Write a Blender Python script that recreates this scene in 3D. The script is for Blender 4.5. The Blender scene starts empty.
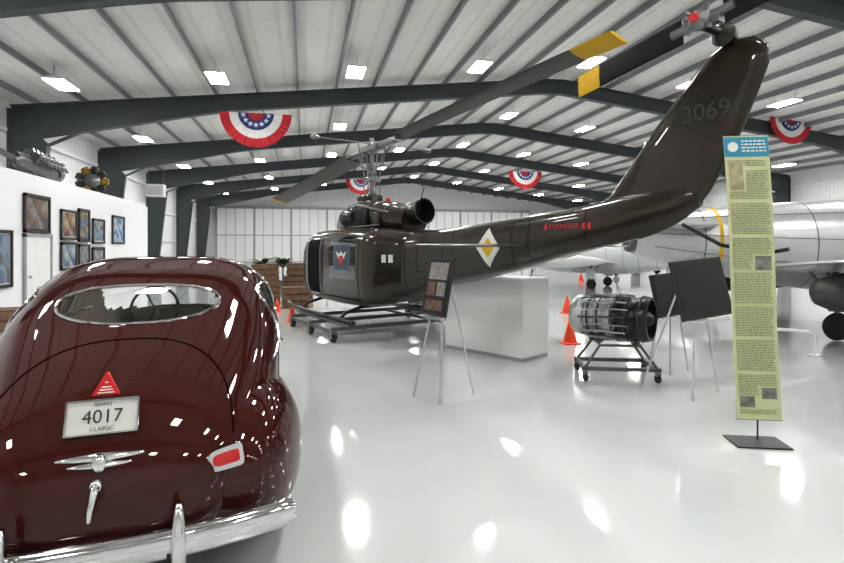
import bpy, math, random
from mathutils import Vector, Matrix
from mathutils.bvhtree import BVHTree
random.seed(3)
sin,cos,pi=math.sin,math.cos,math.pi
TH=math.radians(12.7); F=520.0; HZ=247.0; CH=1.78
ST,CT=sin(TH),cos(TH)
def C(x,d,z=0.0): return Vector((x*CT+d*ST,-x*ST+d*CT,z))
def rotz(hx,hd):
    v=C(hx,hd); return math.atan2(-v.x,v.y)
scene=bpy.context.scene
# ------------------------------------------------------------ materials
def mat(name,col,rough=0.5,metal=0.0,coat=0.0,noise=0.06,nscale=6.0,emit=None,es=0.0,bump=0.0,spec=None,back=None):
    m=bpy.data.materials.new(name); m.use_nodes=True
    nt=m.node_tree; b=nt.nodes['Principled BSDF']
    b.inputs['Roughness'].default_value=rough; b.inputs['Metallic'].default_value=metal
    b.inputs['Coat Weight'].default_value=coat; b.inputs['Coat Roughness'].default_value=0.03
    if spec is not None: b.inputs['Specular IOR Level'].default_value=spec
    tc=nt.nodes.new('ShaderNodeTexCoord'); no=nt.nodes.new('ShaderNodeTexNoise')
    no.inputs['Scale'].default_value=nscale; no.inputs['Detail'].default_value=4
    nt.links.new(tc.outputs['Object'],no.inputs['Vector'])
    mx=nt.nodes.new('ShaderNodeMix'); mx.data_type='RGBA'
    mx.inputs[6].default_value=tuple(max(0,c*(1-noise*2)) for c in col)+(1,)
    mx.inputs[7].default_value=tuple(min(1,c*(1+noise*2)) for c in col)+(1,)
    nt.links.new(no.outputs['Fac'],mx.inputs[0])
    out=mx.outputs[2]
    if back is not None:
        g=nt.nodes.new('ShaderNodeNewGeometry'); m2=nt.nodes.new('ShaderNodeMix'); m2.data_type='RGBA'
        nt.links.new(g.outputs['Backfacing'],m2.inputs[0]); nt.links.new(out,m2.inputs[6]); m2.inputs[7].default_value=tuple(back)+(1,)
        out=m2.outputs[2]
    nt.links.new(out,b.inputs['Base Color'])
    if emit is not None:
        b.inputs['Emission Color'].default_value=tuple(emit)+(1,); b.inputs['Emission Strength'].default_value=es
    if bump>0:
        bp=nt.nodes.new('ShaderNodeBump'); bp.inputs['Strength'].default_value=bump; bp.inputs['Distance'].default_value=0.02
        nt.links.new(no.outputs['Fac'],bp.inputs['Height']); nt.links.new(bp.outputs['Normal'],b.inputs['Normal'])
    return m
def ribmat(name,col,axis='X',scale=3.0,rough=0.5,strength=0.5,dark=0.8):
    m=mat(name,col,rough); nt=m.node_tree; b=nt.nodes['Principled BSDF']
    tc=nt.nodes.new('ShaderNodeTexCoord'); w=nt.nodes.new('ShaderNodeTexWave'); w.wave_type='BANDS'; w.bands_direction=axis
    w.inputs['Scale'].default_value=scale; w.inputs['Distortion'].default_value=0
    nt.links.new(tc.outputs['Object'],w.inputs['Vector'])
    r=nt.nodes.new('ShaderNodeValToRGB'); r.color_ramp.elements[0].position=0.0; r.color_ramp.elements[0].color=(dark,)*3+(1,)
    r.color_ramp.elements[1].position=0.12; r.color_ramp.elements[1].color=(1,1,1,1)
    nt.links.new(w.outputs['Fac'],r.inputs[0])
    mm=nt.nodes.new('ShaderNodeMix'); mm.data_type='RGBA'; mm.blend_type='MULTIPLY'; mm.inputs[0].default_value=1
    src=b.inputs['Base Color'].links[0].from_socket
    nt.links.new(src,mm.inputs[6]); nt.links.new(r.outputs[0],mm.inputs[7]); nt.links.new(mm.outputs[2],b.inputs['Base Color'])
    bp=nt.nodes.new('ShaderNodeBump'); bp.inputs['Strength'].default_value=strength; bp.inputs['Distance'].default_value=0.03
    nt.links.new(r.outputs[0],bp.inputs['Height']); nt.links.new(bp.outputs['Normal'],b.inputs['Normal'])
    return m
def glassmat(name,tint=(0.94,0.96,0.95),rough=0.02):
    m=bpy.data.materials.new(name); m.use_nodes=True; nt=m.node_tree
    for n in list(nt.nodes):
        if n.type!='OUTPUT_MATERIAL': nt.nodes.remove(n)
    o=[n for n in nt.nodes if n.type=='OUTPUT_MATERIAL'][0]
    t=nt.nodes.new('ShaderNodeBsdfTransparent'); t.inputs[0].default_value=tint+(1,)
    g=nt.nodes.new('ShaderNodeBsdfGlossy'); g.inputs['Roughness'].default_value=rough
    lw=nt.nodes.new('ShaderNodeLayerWeight'); lw.inputs[0].default_value=0.4
    mx=nt.nodes.new('ShaderNodeMixShader'); nt.links.new(lw.outputs['Fresnel'],mx.inputs[0])
    nt.links.new(t.outputs[0],mx.inputs[1]); nt.links.new(g.outputs[0],mx.inputs[2]); nt.links.new(mx.outputs[0],o.inputs[0])
    return m
M={}
M['floor']=mat('epoxy_floor',(0.52,0.545,0.545),0.085,coat=0.35,noise=0.02,nscale=0.8,bump=0.0)
M['deck']=ribmat('roof_insulation',(0.60,0.59,0.575),'X',0.21*2,0.6,0.15,0.88)
M['beam']=mat('steel_beam_grey',(0.055,0.064,0.070),0.5,noise=0.08,spec=.3)
M['purlin']=mat('purlin_grey',(0.20,0.21,0.22),0.5)
M['wall']=ribmat('ribbed_wall_white',(0.68,0.69,0.70),'Y',1.2,0.55,0.4,0.8)
M['wallx']=ribmat('ribbed_wall_white_end',(0.68,0.69,0.70),'X',1.2,0.55,0.4,0.8)
M['white']=mat('white_paint',(0.74,0.75,0.77),0.5,noise=0.02)
M['boxwhite']=mat('white_laminate',(0.60,0.61,0.60),0.3,noise=0.02)
M['panel']=mat('translucent_panel',(0.68,0.69,0.69),0.5,emit=(1,1,.98),es=0.10,noise=0.03)  # faint emission stands in for daylight coming through the door panels
M['mull']=mat('door_mullion',(0.36,0.37,0.38),0.5)
M['lamp']=mat('lamp_tube',(1,1,1),0.5,emit=(1,0.98,0.94),es=70.0,noise=0)
M['fix']=mat('fixture_white',(0.7,0.7,0.7),0.4)
M['trimgrey']=mat('trim_grey',(0.30,0.31,0.32),0.4)
M['maroon']=mat('maroon_paint',(0.042,0.0085,0.0072),0.3,coat=0.85,noise=0.03,back=(0.55,0.50,0.42),spec=0.0)
M['chrome']=mat('chrome',(0.66,0.66,0.66),0.09,1.0,noise=0.01)
M['black']=mat('black_rubber',(0.015,0.015,0.016),0.6)
M['seam']=mat('seam_dark',(0.004,0.0015,0.0015),0.8,spec=.05)
M['seat']=mat('seat_cloth',(0.42,0.38,0.31),0.9)
M['glass']=glassmat('car_glass')
M['red']=mat('red_lens',(0.42,0.008,0.008),0.15,coat=.6)
M['redflat']=mat('red_print',(0.46,0.02,0.02),0.5)
M['plate']=mat('plate_white',(0.50,0.50,0.48),0.4)
M['ink']=mat('black_ink',(0.02,0.02,0.02),0.5)
M['olive']=mat('dark_olive_gloss',(0.026,0.020,0.014),0.28,coat=0.6,noise=0.12,nscale=3,spec=.2)
M['olive2']=mat('dark_olive_panel',(0.018,0.015,0.011),0.35,coat=0.3,spec=.3)
M['dkglass']=mat('dark_window',(0.010,0.014,0.018),0.05,coat=.8,spec=.4)
M['greymetal']=mat('grey_metal',(0.20,0.21,0.21),0.35,0.8)
M['bladegrey']=mat('blade_grey',(0.085,0.085,0.080),0.5,spec=.3)
M['bladeblk']=mat('blade_black',(0.008,0.008,0.009),0.5,spec=.2)
M['yellow']=mat('yellow_paint',(0.55,0.34,0.02),0.5,spec=.2)
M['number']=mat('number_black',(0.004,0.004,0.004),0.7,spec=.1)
M['serial']=mat('serial_grey',(0.036,0.036,0.040),0.4)
M['marking']=mat('marking_white',(0.6,0.6,0.57),0.5)
M['navy']=mat('emblem_dark_blue',(0.018,0.032,0.055),0.4,noise=.4,nscale=10)
M['greyblue']=mat('emblem_border',(0.10,0.13,0.15),0.4)
M['silver']=mat('bare_aluminium',(0.50,0.51,0.52),0.30,0.6,noise=0.09,nscale=3)
M['jetwhite']=mat('jet_light_grey',(0.50,0.52,0.53),0.3,0.2,noise=0.05)
M['castor']=mat('dolly_grey',(0.11,0.12,0.12),0.45,0.4)
M['orange']=mat('cone_orange',(0.80,0.07,0.012),0.4)
M['wood']=mat('crate_wood',(0.10,0.055,0.03),0.7,noise=0.25,nscale=9)
M['woodlt']=mat('pallet_wood',(0.15,0.095,0.055),0.7,noise=0.2,nscale=9)
M['leaf']=mat('leaf_green',(0.035,0.06,0.02),0.6,noise=0.2)
M['banner']=mat('banner_cream',(0.46,0.48,0.28),0.6,noise=0.03)
M['bannerblue']=mat('banner_blue',(0.03,0.22,0.33),0.6)
M['text']=mat('text_grey',(0.14,0.14,0.10),0.7)
M['photo']=mat('photo_grey',(0.16,0.16,0.14),0.6,noise=0.48,nscale=22)
M['map']=mat('map_print',(0.30,0.27,0.17),0.6,noise=0.4,nscale=14)
M['board']=mat('black_board',(0.014,0.018,0.017),0.4,spec=.3)
M['posterA']=mat('poster_picture_warm',(0.12,0.06,0.04),0.3,noise=0.45,nscale=14)
M['posterB']=mat('poster_picture_pale',(0.22,0.21,0.19),0.3,noise=0.45,nscale=18)
M['redc']=mat('bunting_red',(0.38,0.02,0.03),0.8); M['whitec']=mat('bunting_white',(0.55,0.55,0.55),0.8); M['bluec']=mat('bunting_blue',(0.02,0.04,0.17),0.8)
M['frame']=mat('picture_frame_black',(0.02,0.02,0.02),0.4)
M['aluleg']=mat('aluminium_leg',(0.55,0.56,0.56),0.3,0.7)
M['dullyel']=mat('dull_yellow',(0.36,0.24,0.05),0.5,noise=.2)
M['engdark']=mat('engine_dark_metal',(0.09,0.09,0.085),0.45,0.6,noise=.3)
# ------------------------------------------------------------ mesh builder
class MB:
    def __init__(s): s.v=[]; s.f=[]; s.m=[]
    def add(s,vs,fs,mi=0):
        o=len(s.v); s.v+= [Vector(v) for v in vs]
        for f in fs: s.f.append([i+o for i in f]); s.m.append(mi)
        return s
    def box(s,c,sz,R=None,mi=0):
        c=Vector(c); vs=[]
        for x in(-.5,.5):
            for y in(-.5,.5):
                for z in(-.5,.5):
                    v=Vector((x*sz[0],y*sz[1],z*sz[2]))
                    if R is not None: v=R@v
                    vs.append(c+v)
        return s.add(vs,[(0,1,3,2),(4,6,7,5),(0,4,5,1),(2,3,7,6),(0,2,6,4),(1,5,7,3)],mi)
    def loft(s,rings,mi=0,caps=True,closed=True,loop=False):
        n=len(rings[0]); vs=[p for r in rings for p in r]; fs=[]
        R=len(rings)
        for i in range(R if loop else R-1):
            for j in range(n if closed else n-1):
                a=i*n+j;b=i*n+(j+1)%n;i2=(i+1)%R
                fs.append((a,b,i2*n+(j+1)%n,i2*n+j))
        if caps and not loop:
            fs.append(tuple(reversed(range(n)))); fs.append(tuple((R-1)*n+j for j in range(n)))
        return s.add(vs,fs,mi)
    def lathe(s,prof,o=(0,0,0),axis=(0,0,1),n=24,mi=0,caps=True):
        o=Vector(o); ax=Vector(axis).normalized(); u=ax.orthogonal().normalized(); w=ax.cross(u)
        rings=[[o+ax*h+(u*cos(2*pi*k/n)+w*sin(2*pi*k/n))*max(r,1e-4) for k in range(n)] for r,h in prof]
        return s.loft(rings,mi,caps)
    def tube(s,a,b,r,r2=None,n=10,mi=0):
        a=Vector(a);b=Vector(b); 
        return s.lathe([(r,0),(r if r2 is None else r2,(b-a).length)],a,(b-a),n,mi)
    def path(s,pts,r,n=8,mi=0,closed=False):
        pts=[Vector(p) for p in pts]; N=len(pts); rings=[]; up=None
        for i in range(N):
            if closed: t=pts[(i+1)%N]-pts[i-1]
            else: t=pts[min(i+1,N-1)]-pts[max(i-1,0)]
            t.normalize()
            if up is None: up=t.orthogonal().normalized()
            else:
                up=up-t*up.dot(t)
                up.normalize()
            w=t.cross(up); rr=r[i] if isinstance(r,(list,tuple)) else r
            rings.append([pts[i]+(up*cos(2*pi*k/n)+w*sin(2*pi*k/n))*rr for k in range(n)])
        return s.loft(rings,mi,caps=not closed,loop=closed)
    def prism(s,pts,d,mi=0):
        d=Vector(d); n=len(pts); a=[Vector(p) for p in pts]
        fs=[tuple(range(n)),tuple(reversed(range(n,2*n)))]+[(i,(i+1)%n,n+(i+1)%n,n+i) for i in range(n)]
        return s.add(a+[p+d for p in a],fs,mi)
    def ball(s,c,r,n=12,mi=0,sc=(1,1,1)):
        rings=[]
        for i in range(1,n):
            t=pi*i/n
            rings.append([Vector(c)+Vector((r*sin(t)*cos(2*pi*k/(2*n))*sc[0],r*sin(t)*sin(2*pi*k/(2*n))*sc[1],-r*cos(t)*sc[2])) for k in range(2*n)])
        return s.loft(rings,mi)
    def obj(s,name,mats,parent=None,loc=(0,0,0),rz=0,recalc=True,ang=38,bevel=0):
        me=bpy.data.meshes.new(name); me.from_pydata([tuple(v) for v in s.v],[],s.f)
        if not isinstance(mats,(list,tuple)): mats=[mats]
        for m in mats: me.materials.append(m)
        for p,mi in zip(me.polygons,s.m): p.material_index=mi
        if recalc:
            import bmesh
            bm=bmesh.new(); bm.from_mesh(me); bmesh.ops.recalc_face_normals(bm,faces=bm.faces); bm.to_mesh(me); bm.free()
        for p in me.polygons: p.use_smooth=True
        me.set_sharp_from_angle(angle=math.radians(ang))
        ob=bpy.data.objects.new(name,me); scene.collection.objects.link(ob)
        ob.location=loc; ob.rotation_euler=(0,0,rz)
        if parent is not None: ob.parent=parent
        if bevel:
            b=ob.modifiers.new('bevel','BEVEL'); b.width=bevel; b.segments=2; b.limit_method='ANGLE'
        return ob
def root(name,loc,rz,label,cat,group=None):
    e=bpy.data.objects.new(name,None); e.empty_display_size=0.3; scene.collection.objects.link(e)
    e.location=loc; e.rotation_euler=(0,0,rz); e['label']=label; e['category']=cat
    if group: e['group']=group
    return e
def struct(o): o['kind']='structure'; return o
def copy_tree(o,parent=None,loc=None,rz=None):
    n=o.copy(); scene.collection.objects.link(n)
    if parent is not None: n.parent=parent
    if loc is not None: n.location=loc
    if rz is not None: n.rotation_euler=(0,0,rz)
    for c in [c for c in o.children]: copy_tree(c,n)
    return n
def text_obj(s,size,fn,name,m,parent,label=None):
    cu=bpy.data.curves.new('t','FONT'); cu.body=s; cu.size=size; cu.align_x='CENTER'; cu.align_y='CENTER'; cu.resolution_u=4
    ob=bpy.data.objects.new('t',cu); scene.collection.objects.link(ob)
    dg=bpy.context.evaluated_depsgraph_get(); dg.update()
    me=bpy.data.meshes.new_from_object(ob.evaluated_get(dg)); bpy.data.objects.remove(ob)
    for v in me.vertices: v.co=fn(v.co.x,v.co.y)
    me.materials.clear(); me.materials.append(m)
    o=bpy.data.objects.new(name,me); scene.collection.objects.link(o); o.parent=parent
    if label: o['label']=label
    return o
def interp(tab,x):
    n=len(tab)
    if x<=tab[0][0]: return list(tab[0][1:])
    if x>=tab[-1][0]: return list(tab[-1][1:])
    for i in range(n-1):
        if tab[i][0]<=x<=tab[i+1][0]: break
    h=tab[i+1][0]-tab[i][0]; t=(x-tab[i][0])/h; out=[]
    for k in range(1,len(tab[0])):
        def sl(j):
            if j==0 : return (tab[1][k]-tab[0][k])/(tab[1][0]-tab[0][0])
            if j==n-1: return (tab[j][k]-tab[j-1][k])/(tab[j][0]-tab[j-1][0])
            d0=(tab[j][k]-tab[j-1][k])/(tab[j][0]-tab[j-1][0]); d1=(tab[j+1][k]-tab[j][k])/(tab[j+1][0]-tab[j][0])
            return 0 if d0*d1<=0 else 2*d0*d1/(d0+d1)
        m0,m1=sl(i),sl(i+1)
        out.append((2*t**3-3*t*t+1)*tab[i][k]+(t**3-2*t*t+t)*h*m0+(-2*t**3+3*t*t)*tab[i+1][k]+(t**3-t*t)*h*m1)
    return out
def sgp(v,e): return math.copysign(abs(v)**e,v)
# ------------------------------------------------------------ room
XL,XR,XM=-10.6,33.4,11.0; YB,YF=61.0,-12.0
def zr(x): return 9.6-0.116*abs(x-XM)
struct(MB().box((XM+.4,24.5,-0.1),(46,76,0.2)).obj('floor',M['floor']))
c=MB()
for a,b in((XL-.3,XM),(XM,XR+.3)):
    c.prism([(a,YF-.2,zr(a)),(b,YF-.2,zr(b)),(b,YB+.2,zr(b)),(a,YB+.2,zr(a))],(0,0,0.12))
struct(c.obj('ceiling',M['deck']))
struct(MB().box((XL-.1,24.5,3.55),(0.2,73.4,7.1)).obj('wall_left',M['wall']))
struct(MB().box((XR+.1,24.5,3.5),(0.2,73.4,7.0)).obj('wall_right',M['wall']))
for nm,y in(('wall_back',YB),('wall_front',YF-.2)):
    struct(MB().prism([(XL,y,0),(XR,y,0),(XR,y,zr(XR)),(XM,y,zr(XM)),(XL,y,zr(XL))],(0,0.2,0)).obj(nm,M['wallx']))
tn=1
def depth(x):
    e=min(x-XL,XR-x); 
    return 0.62+0.75*max(0,1-e/7.5)
for k,y in enumerate([-3.6,4.0,12.1,21.6,30.0,38.4,46.8,55.2]):
    b=MB(); xs=[XL+0.25+ (XR-XL-.5)*i/40 for i in range(41)]
    top=[(x,zr(x)-0.26) for x in xs]; bot=[(x,zr(x)-0.26-depth(x)) for x in xs]
    inner=[(XL+0.85,0)]+[(XL+1.45,zr(XL)-1.6)]+bot[2:-2]+[(XR-1.45,zr(XR)-1.6),(XR-.85,0)]
    for (x0,z0),(x1,z1),(x2,z2),(x3,z3) in zip(top[:-1],top[1:],bot[1:],bot[:-1]):
        b.prism([(x0,y-.015,z0),(x1,y-.015,z1),(x2,y-.015,z2),(x3,y-.015,z3)],(0,.03,0))
    for sx in(0,1):
        X0,X1,X2=(XL+.2,XL+.85,XL+1.45) if sx==0 else (XR-.2,XR-.85,XR-1.45)
        b.prism([(X0,y-.03,0),(X1,y-.03,0),(X2,y-.03,zr(XL)-1.55),(X0,y-.03,zr(XL)-.3)],(0,.06,0))
    def strip(pl,w=0.30,t=0.03):
        for (x0,z0),(x1,z1) in zip(pl[:-1],pl[1:]):
            a=Vector((x0,y,z0));q=Vector((x1,y,z1));d=q-a;n=Vector((-d.z,0,d.x)).normalized()*t
            b.prism([a+Vector((0,-w/2,0)),q+Vector((0,-w/2,0)),q+Vector((0,-w/2,0))+n,a+Vector((0,-w/2,0))+n],(0,w,0))
    strip(top);strip(inner);strip([(XL+.2,0),(XL+.2,zr(XL)-.3)]);strip([(XR-.2,0),(XR-.2,zr(XR)-.3)])
    struct(b.obj('trim_%d'%tn,M['beam'])); tn+=1
x=XL+1.0
while x<XR-.5:
    b=MB(); z=zr(x)
    b.box((x,24.5,z-.12),(0.03,73,0.20)); b.box((x+.03,24.5,z-.23),(0.07,73,0.02))
    struct(b.obj('trim_%d'%tn,M['purlin'])); tn+=1
    x+=1.55
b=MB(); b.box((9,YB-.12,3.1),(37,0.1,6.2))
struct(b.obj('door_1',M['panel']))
b=MB()
for i in range(38): b.box((-9.5+i,YB-.2,3.1),(0.05 if i%4 else .22,0.08,6.2))
for z in(0.1,3.1,6.2): b.box((9,YB-.2,z),(37.3,0.1,0.10 if z<6 else .3))
struct(b.obj('trim_%d'%tn,M['mull'])); tn+=1
b=MB()
for z in(2.3,4.4,6.0): b.box((XR-.12,24.5,z),(0.15,73,0.12))
struct(b.obj('trim_%d'%tn,M['white'])); tn+=1
b=MB()
for z in(2.3,4.4,6.0): b.box((XL+.12,24.5,z),(0.15,73,0.12))
struct(b.obj('trim_%d'%tn,M['white'])); tn+=1
# mezzanine partition
XP=-7.0; YP0,YP1=1.0,25.9; ZP=3.6
def wy(px,X=XP):
    r=(px-422)/F; d=X/(r*CT+ST); return d,d*(CT-r*ST)
struct(MB().box((XP-.1,(YP0+YP1)/2,ZP/2),(0.2,YP1-YP0,ZP)).obj('wall_mezzanine',M['white']))
struct(MB().box(((XP+XL)/2-.1,YP1-.1,ZP/2),(abs(XL-XP)-.2,0.2,ZP-.02)).obj('wall_mezzanine_end',M['white']))
struct(MB().box(((XP+XL)/2-.1,(YP0+YP1)/2,ZP+.06),(abs(XL-XP)-.05,YP1-YP0+.1,.12)).obj('trim_%d'%tn,M['white'])); tn+=1
d=root('door_2',(XP,15.85,0),0,'grey flush door','door'); del d['label'],d['category']; struct(d)
struct(MB().box((0.02,0,1.02),(0.05,1.3,2.04)).obj('door_2_leaf',M['fix'],d))
b=MB()
for yy in(-.70,.70): b.box((0.03,yy,1.05),(0.08,.09,2.12))
b.box((0.03,0,2.09),(0.08,1.49,.09)); b.ball((.08,-.5,1.0),.04,6); struct(b.obj('door_2_trim',M['trimgrey'],d))
def printmat(i,c1,c2,c3):
    m=bpy.data.materials.new('print_%d'%i); m.use_nodes=True; nt=m.node_tree; b=nt.nodes['Principled BSDF']
    tc=nt.nodes.new('ShaderNodeTexCoord'); no=nt.nodes.new('ShaderNodeTexNoise'); no.inputs['Scale'].default_value=2.2+i*.3; no.inputs['Detail'].default_value=5
    r=nt.nodes.new('ShaderNodeValToRGB'); e=r.color_ramp.elements; e[0].position=.38; e[0].color=c1+(1,); e[1].position=.62; e[1].color=c3+(1,)
    k=e.new(.5); k.color=c2+(1,)
    nt.links.new(tc.outputs['Object'],no.inputs['Vector']); nt.links.new(no.outputs['Fac'],r.inputs[0]); nt.links.new(r.outputs[0],b.inputs['Base Color']); b.inputs['Roughness'].default_value=.2
    return m
pc_=[((.08,.12,.20),(.18,.24,.32),(.12,.12,.12)),((.07,.07,.07),(.15,.09,.06),(.20,.20,.19)),((.04,.04,.06),(.22,.11,.06),(.28,.24,.15)),((.05,.08,.16),(.13,.19,.27),(.3,.3,.3)),((.22,.18,.09),(.10,.08,.06),(.08,.13,.24)),((.06,.06,.06),(.18,.18,.18),(.12,.15,.20)),((.08,.15,.26),(.22,.28,.33),(.12,.11,.08)),((.16,.19,.23),(.09,.12,.18),(.26,.23,.19)),((.05,.14,.30),(.15,.25,.38),(.4,.4,.4))]
for i,(x0,x1,y0,y1) in enumerate([(-6,10,230,288),(22,48,195,233),(59,75,210,240),(59,75,242,270),(77,88,209,242),(77,88,244,270),(91,103,219,244),(91,103,247,268),(111,123,216,244)]):
    d0,Y0=wy(x0);d1,Y1=wy(x1);dm=(d0+d1)/2; zt=CH+(HZ-y0)*dm/F; zb=CH+(HZ-y1)*dm/F; yc=(Y0+Y1)/2; w=Y1-Y0; h=zt-zb
    r=root('framed_picture',(XP+.0,yc,(zt+zb)/2),0,'black framed aviation picture hung on white partition wall','picture','framed pictures on the partition')
    b=MB(); fw=.08
    b.prism([(.025,-w/2,-h/2),(.025,w/2,-h/2),(.025,w/2,-h/2+fw),(.025,-w/2,-h/2+fw)],(.05,0,0)); b.prism([(.025,-w/2,h/2-fw),(.025,w/2,h/2-fw),(.025,w/2,h/2),(.025,-w/2,h/2)],(.05,0,0))
    for s in(-1,1): b.box((.05,s*(w/2-fw/2),0),(.05,fw,h))
    b.obj('frame',M['frame'],r)
    MB().box((.022,0,0),(.04,w-.04,h-.04)).obj('mat_board',M['frame' if i%3==1 else 'marking'],r)
    MB().box((.045,0,0),(.02,w-.24,h-.22)).obj('print',printmat(i,*pc_[i]),r)
# ------------------------------------------------------------ light fixtures
fx=None
for yy in(-6.9,1.5,9.9,18.3,26.7,35.1,43.5,51.9):  # rows behind and over the camera are unseen, added for lighting
    for j in range(9):
        xx=-7.4+4.57*j
        loc=(xx,yy,zr(xx)-.62)
        if fx is None:
            fx=root('light_fixture',loc,0,'white fluorescent high bay fixture hanging from roof','light fixture','ceiling light fixtures')
            b=MB(); b.prism([(-.30,-.6,0),(.30,-.6,0),(.2,-.6,.09),(-.2,-.6,.09)],(0,1.2,0))
            b.obj('housing',M['fix'],fx)
            b=MB()
            for xo in(-.21,-.07,.07,.21): b.box((xo,0,-.012),(.141,1.14,.022))
            b.obj('lamp_tubes',M['lamp'],fx)
            for yo in(-.5,.5): MB().tube((0,yo,.09),(0,yo,.42),.008,n=5).obj('hanger',M['purlin'],fx)
        else: copy_tree(fx,loc=loc)
# ------------------------------------------------------------ bunting fans
def bunting(X,Y,zt,R):
    r=root('bunting_fan',(X,Y,zt),0,'pleated red white and blue patriotic bunting hung below roof beam','bunting','patriotic bunting fans')
    b=MB(); rad=[0.02,.22,.5,.74,1.0]; N=48
    for k in range(4):
        for j in range(N):
            a0=pi+pi*j/N;a1=pi+pi*(j+1)/N; 
            def pt(a,rr,jj): return Vector((cos(a)*rr*R,-.05-(.05*rr if jj%2 else 0),sin(a)*rr*R))
            b.add([pt(a0,rad[k],j),pt(a1,rad[k],j+1),pt(a1,rad[k+1],j+1),pt(a0,rad[k+1],j)],[(0,1,2,3)],[0,2,1,0][k])
    b.obj('fabric',[M['redc'],M['whitec'],M['bluec']],r,recalc=False)
    for j in range(7):
        b=MB()
        a=pi+pi*(j+.5)/7; c0=Vector((cos(a)*.36*R,-.12,sin(a)*.36*R)); pts=[]
        for q in range(10):
            rr=(.085 if q%2==0 else .035)*R; pts.append(c0+Vector((sin(q*pi/5)*rr,0,cos(q*pi/5)*rr)))
        b.prism(pts,(0,.01,0))
        b.obj('star',M['whitec'],r)
def beambot(x): return zr(x)-.26-depth(x)
bunting(-1.86,21.35,beambot(-1.86)-.2,1.35); bunting(23.7,21.35,beambot(23.9)+1.0,1.3)
bunting(16.9,38.15,beambot(16.9)-.3,1.4); bunting(4.9,46.5,beambot(4.9)-.2,1.35)
# ------------------------------------------------------------ CAR
car=root('vintage_car',C(-1.325,2.11),rotz(-.345,.9386),'glossy maroon 1940s fastback sedan with chrome bumper and rear plate','car')
car.scale=(.94,1,1)
tab=[(.03,.20,.58,.66,.74,2.2),(.05,.34,.54,.67,.82,2.2),(.09,.46,.49,.69,.91,2.2),(.16,.55,.45,.71,1.00,2.2),(.28,.64,.42,.73,1.085,2.25),(.5,.72,.40,.76,1.185,2.35),(.75,.79,.38,.79,1.275,2.6),(1.0,.84,.37,.82,1.365,2.85),
(1.37,.885,.36,.86,1.51,3.2),(1.8,.92,.35,.90,1.63,3.5),(2.3,.94,.35,.92,1.70,3.6),(2.8,.94,.35,.92,1.70,3.6),(3.2,.90,.35,.90,1.62,3.3),(3.5,.82,.36,.86,1.38,2.8),(3.68,.74,.37,.82,1.16,2.6),(4.2,.56,.42,.75,1.10,2.4),(4.8,.40,.45,.72,1.04,2.3),(5.05,.28,.5,.7,.95,2.2),(5.12,.12,.55,.68,.85,2.2)]
body=MB(); rings=[]; ys=[.03,.035,.042,.05,.06,.075,.09,.11,.13,.16,.19,.22]; y=.25
while y<5.12: ys.append(y); y+=.02 if y<1.9 else .03
NR=144
for y in ys:
    w,zb,zm,zt,n=interp(tab,y); ring=[]
    for k in range(NR):
        t=2*pi*k/NR; s_=sin(t); c_=cos(t)
        x=w*sgp(c_,2/n); z=zm+(zt-zm)*sgp(s_,2/n) if s_>=0 else zm+(zm-zb)*sgp(s_,2/3.5)
        if s_<0: x=w*sgp(c_,2/3.5)
        ring.append(Vector((x,y,z)))
    rings.append(ring)
body.loft(rings)
bvh=BVHTree.FromPolygons(body.v,body.f)
def cast(o,d,off=.004,bv=None):
    o=Vector(o);d=Vector(d).normalized(); h=(bv or bvh).ray_cast(o,d)
    if h[0] is None: return None
    n=h[1]; n=n if n.dot(d)<0 else -n
    return h[0]+n*off
def castR(u,v,off=.004):
    return cast((u,-2,v),(0,1,0),off)
def castS(sd,u,v,off=.004):
    return cast((3*sd,u,v),(-sd,0,0),off)
def se(cx,cy,a,b,n,t,k=1.0): return cx+a*k*sgp(cos(t),2/n),cy+b*k*sgp(sin(t),2/n)
def inwin(wd,u,v,kk=1.0):
    cx,cz,a_,b_,n_=wd[1:6]
    return abs((u-cx)/a_)**n_+abs((v-cz)/b_)**n_<kk
wins=[('R',-.01,1.433,.475,.092,2.3)]
for sd in(1,-1):
    wins.append((sd,2.72,1.34,.36,.15,3.6)); wins.append((sd,1.90,1.34,.36,.145,3.2))
keep=[];km=[]
for f,mi in zip(body.f,body.m):
    if len(f)>4: keep.append(f);km.append(mi);continue
    c_=sum((body.v[i] for i in f),Vector())/len(f); rem=False
    for wdef in wins:
        if wdef[0]=='R':
            if c_.y<1.9 and c_.z>1.2: u,v=c_.x,c_.z
            else: continue
        else:
            if c_.x*wdef[0]>.3: u,v=c_.y,c_.z
            else: continue
        if inwin(wdef,u,v,.98): rem=True
    if 3.22<c_.y<3.66 and c_.z>1.16 and abs(c_.x)<.70 and abs(c_.x)>.02 and c_.z<1.60: rem=True
    if not rem: keep.append(f);km.append(mi)
body.f=keep;body.m=km
bo=body.obj('body',M['maroon'],car,recalc=False,ang=60)
me_=bo.data; ctr_=0
for p in me_.polygons:
    if abs(p.center.x)>.5 and p.normal.x*p.center.x<0: ctr_+=1
    elif abs(p.center.x)>.5: ctr_-=1
if ctr_>0: me_.flip_normals()
for wd in wins:
    _,cx,cz,a_,b_,n_=wd
    fn=(lambda u,v,o=0:castR(u,v,o)) if wd[0]=='R' else (lambda u,v,o=0,sd=wd[0]:castS(sd,u,v,o))
    pts=[fn(*se(cx,cz,a_,b_,n_,2*pi*k/80,1.02),.003) for k in range(80)]
    pts=[p for p in pts if p is not None]
    MB().path(pts,.010 if wd[0]=='R' else .009,8,closed=True).obj('window_frame',M['chrome'],car)
    g=MB(); rr=[]
    for q in range(1,9): rr.append([fn(*se(cx,cz,a_,b_,n_,2*pi*k/64,q/8),-.004) for k in range(64)])
    if all(p is not None for r_ in rr for p in r_):
        g.loft(rr,caps=True); g.f.pop(); g.m.pop()
        g.obj('window_glass',M['glass'],car)
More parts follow.
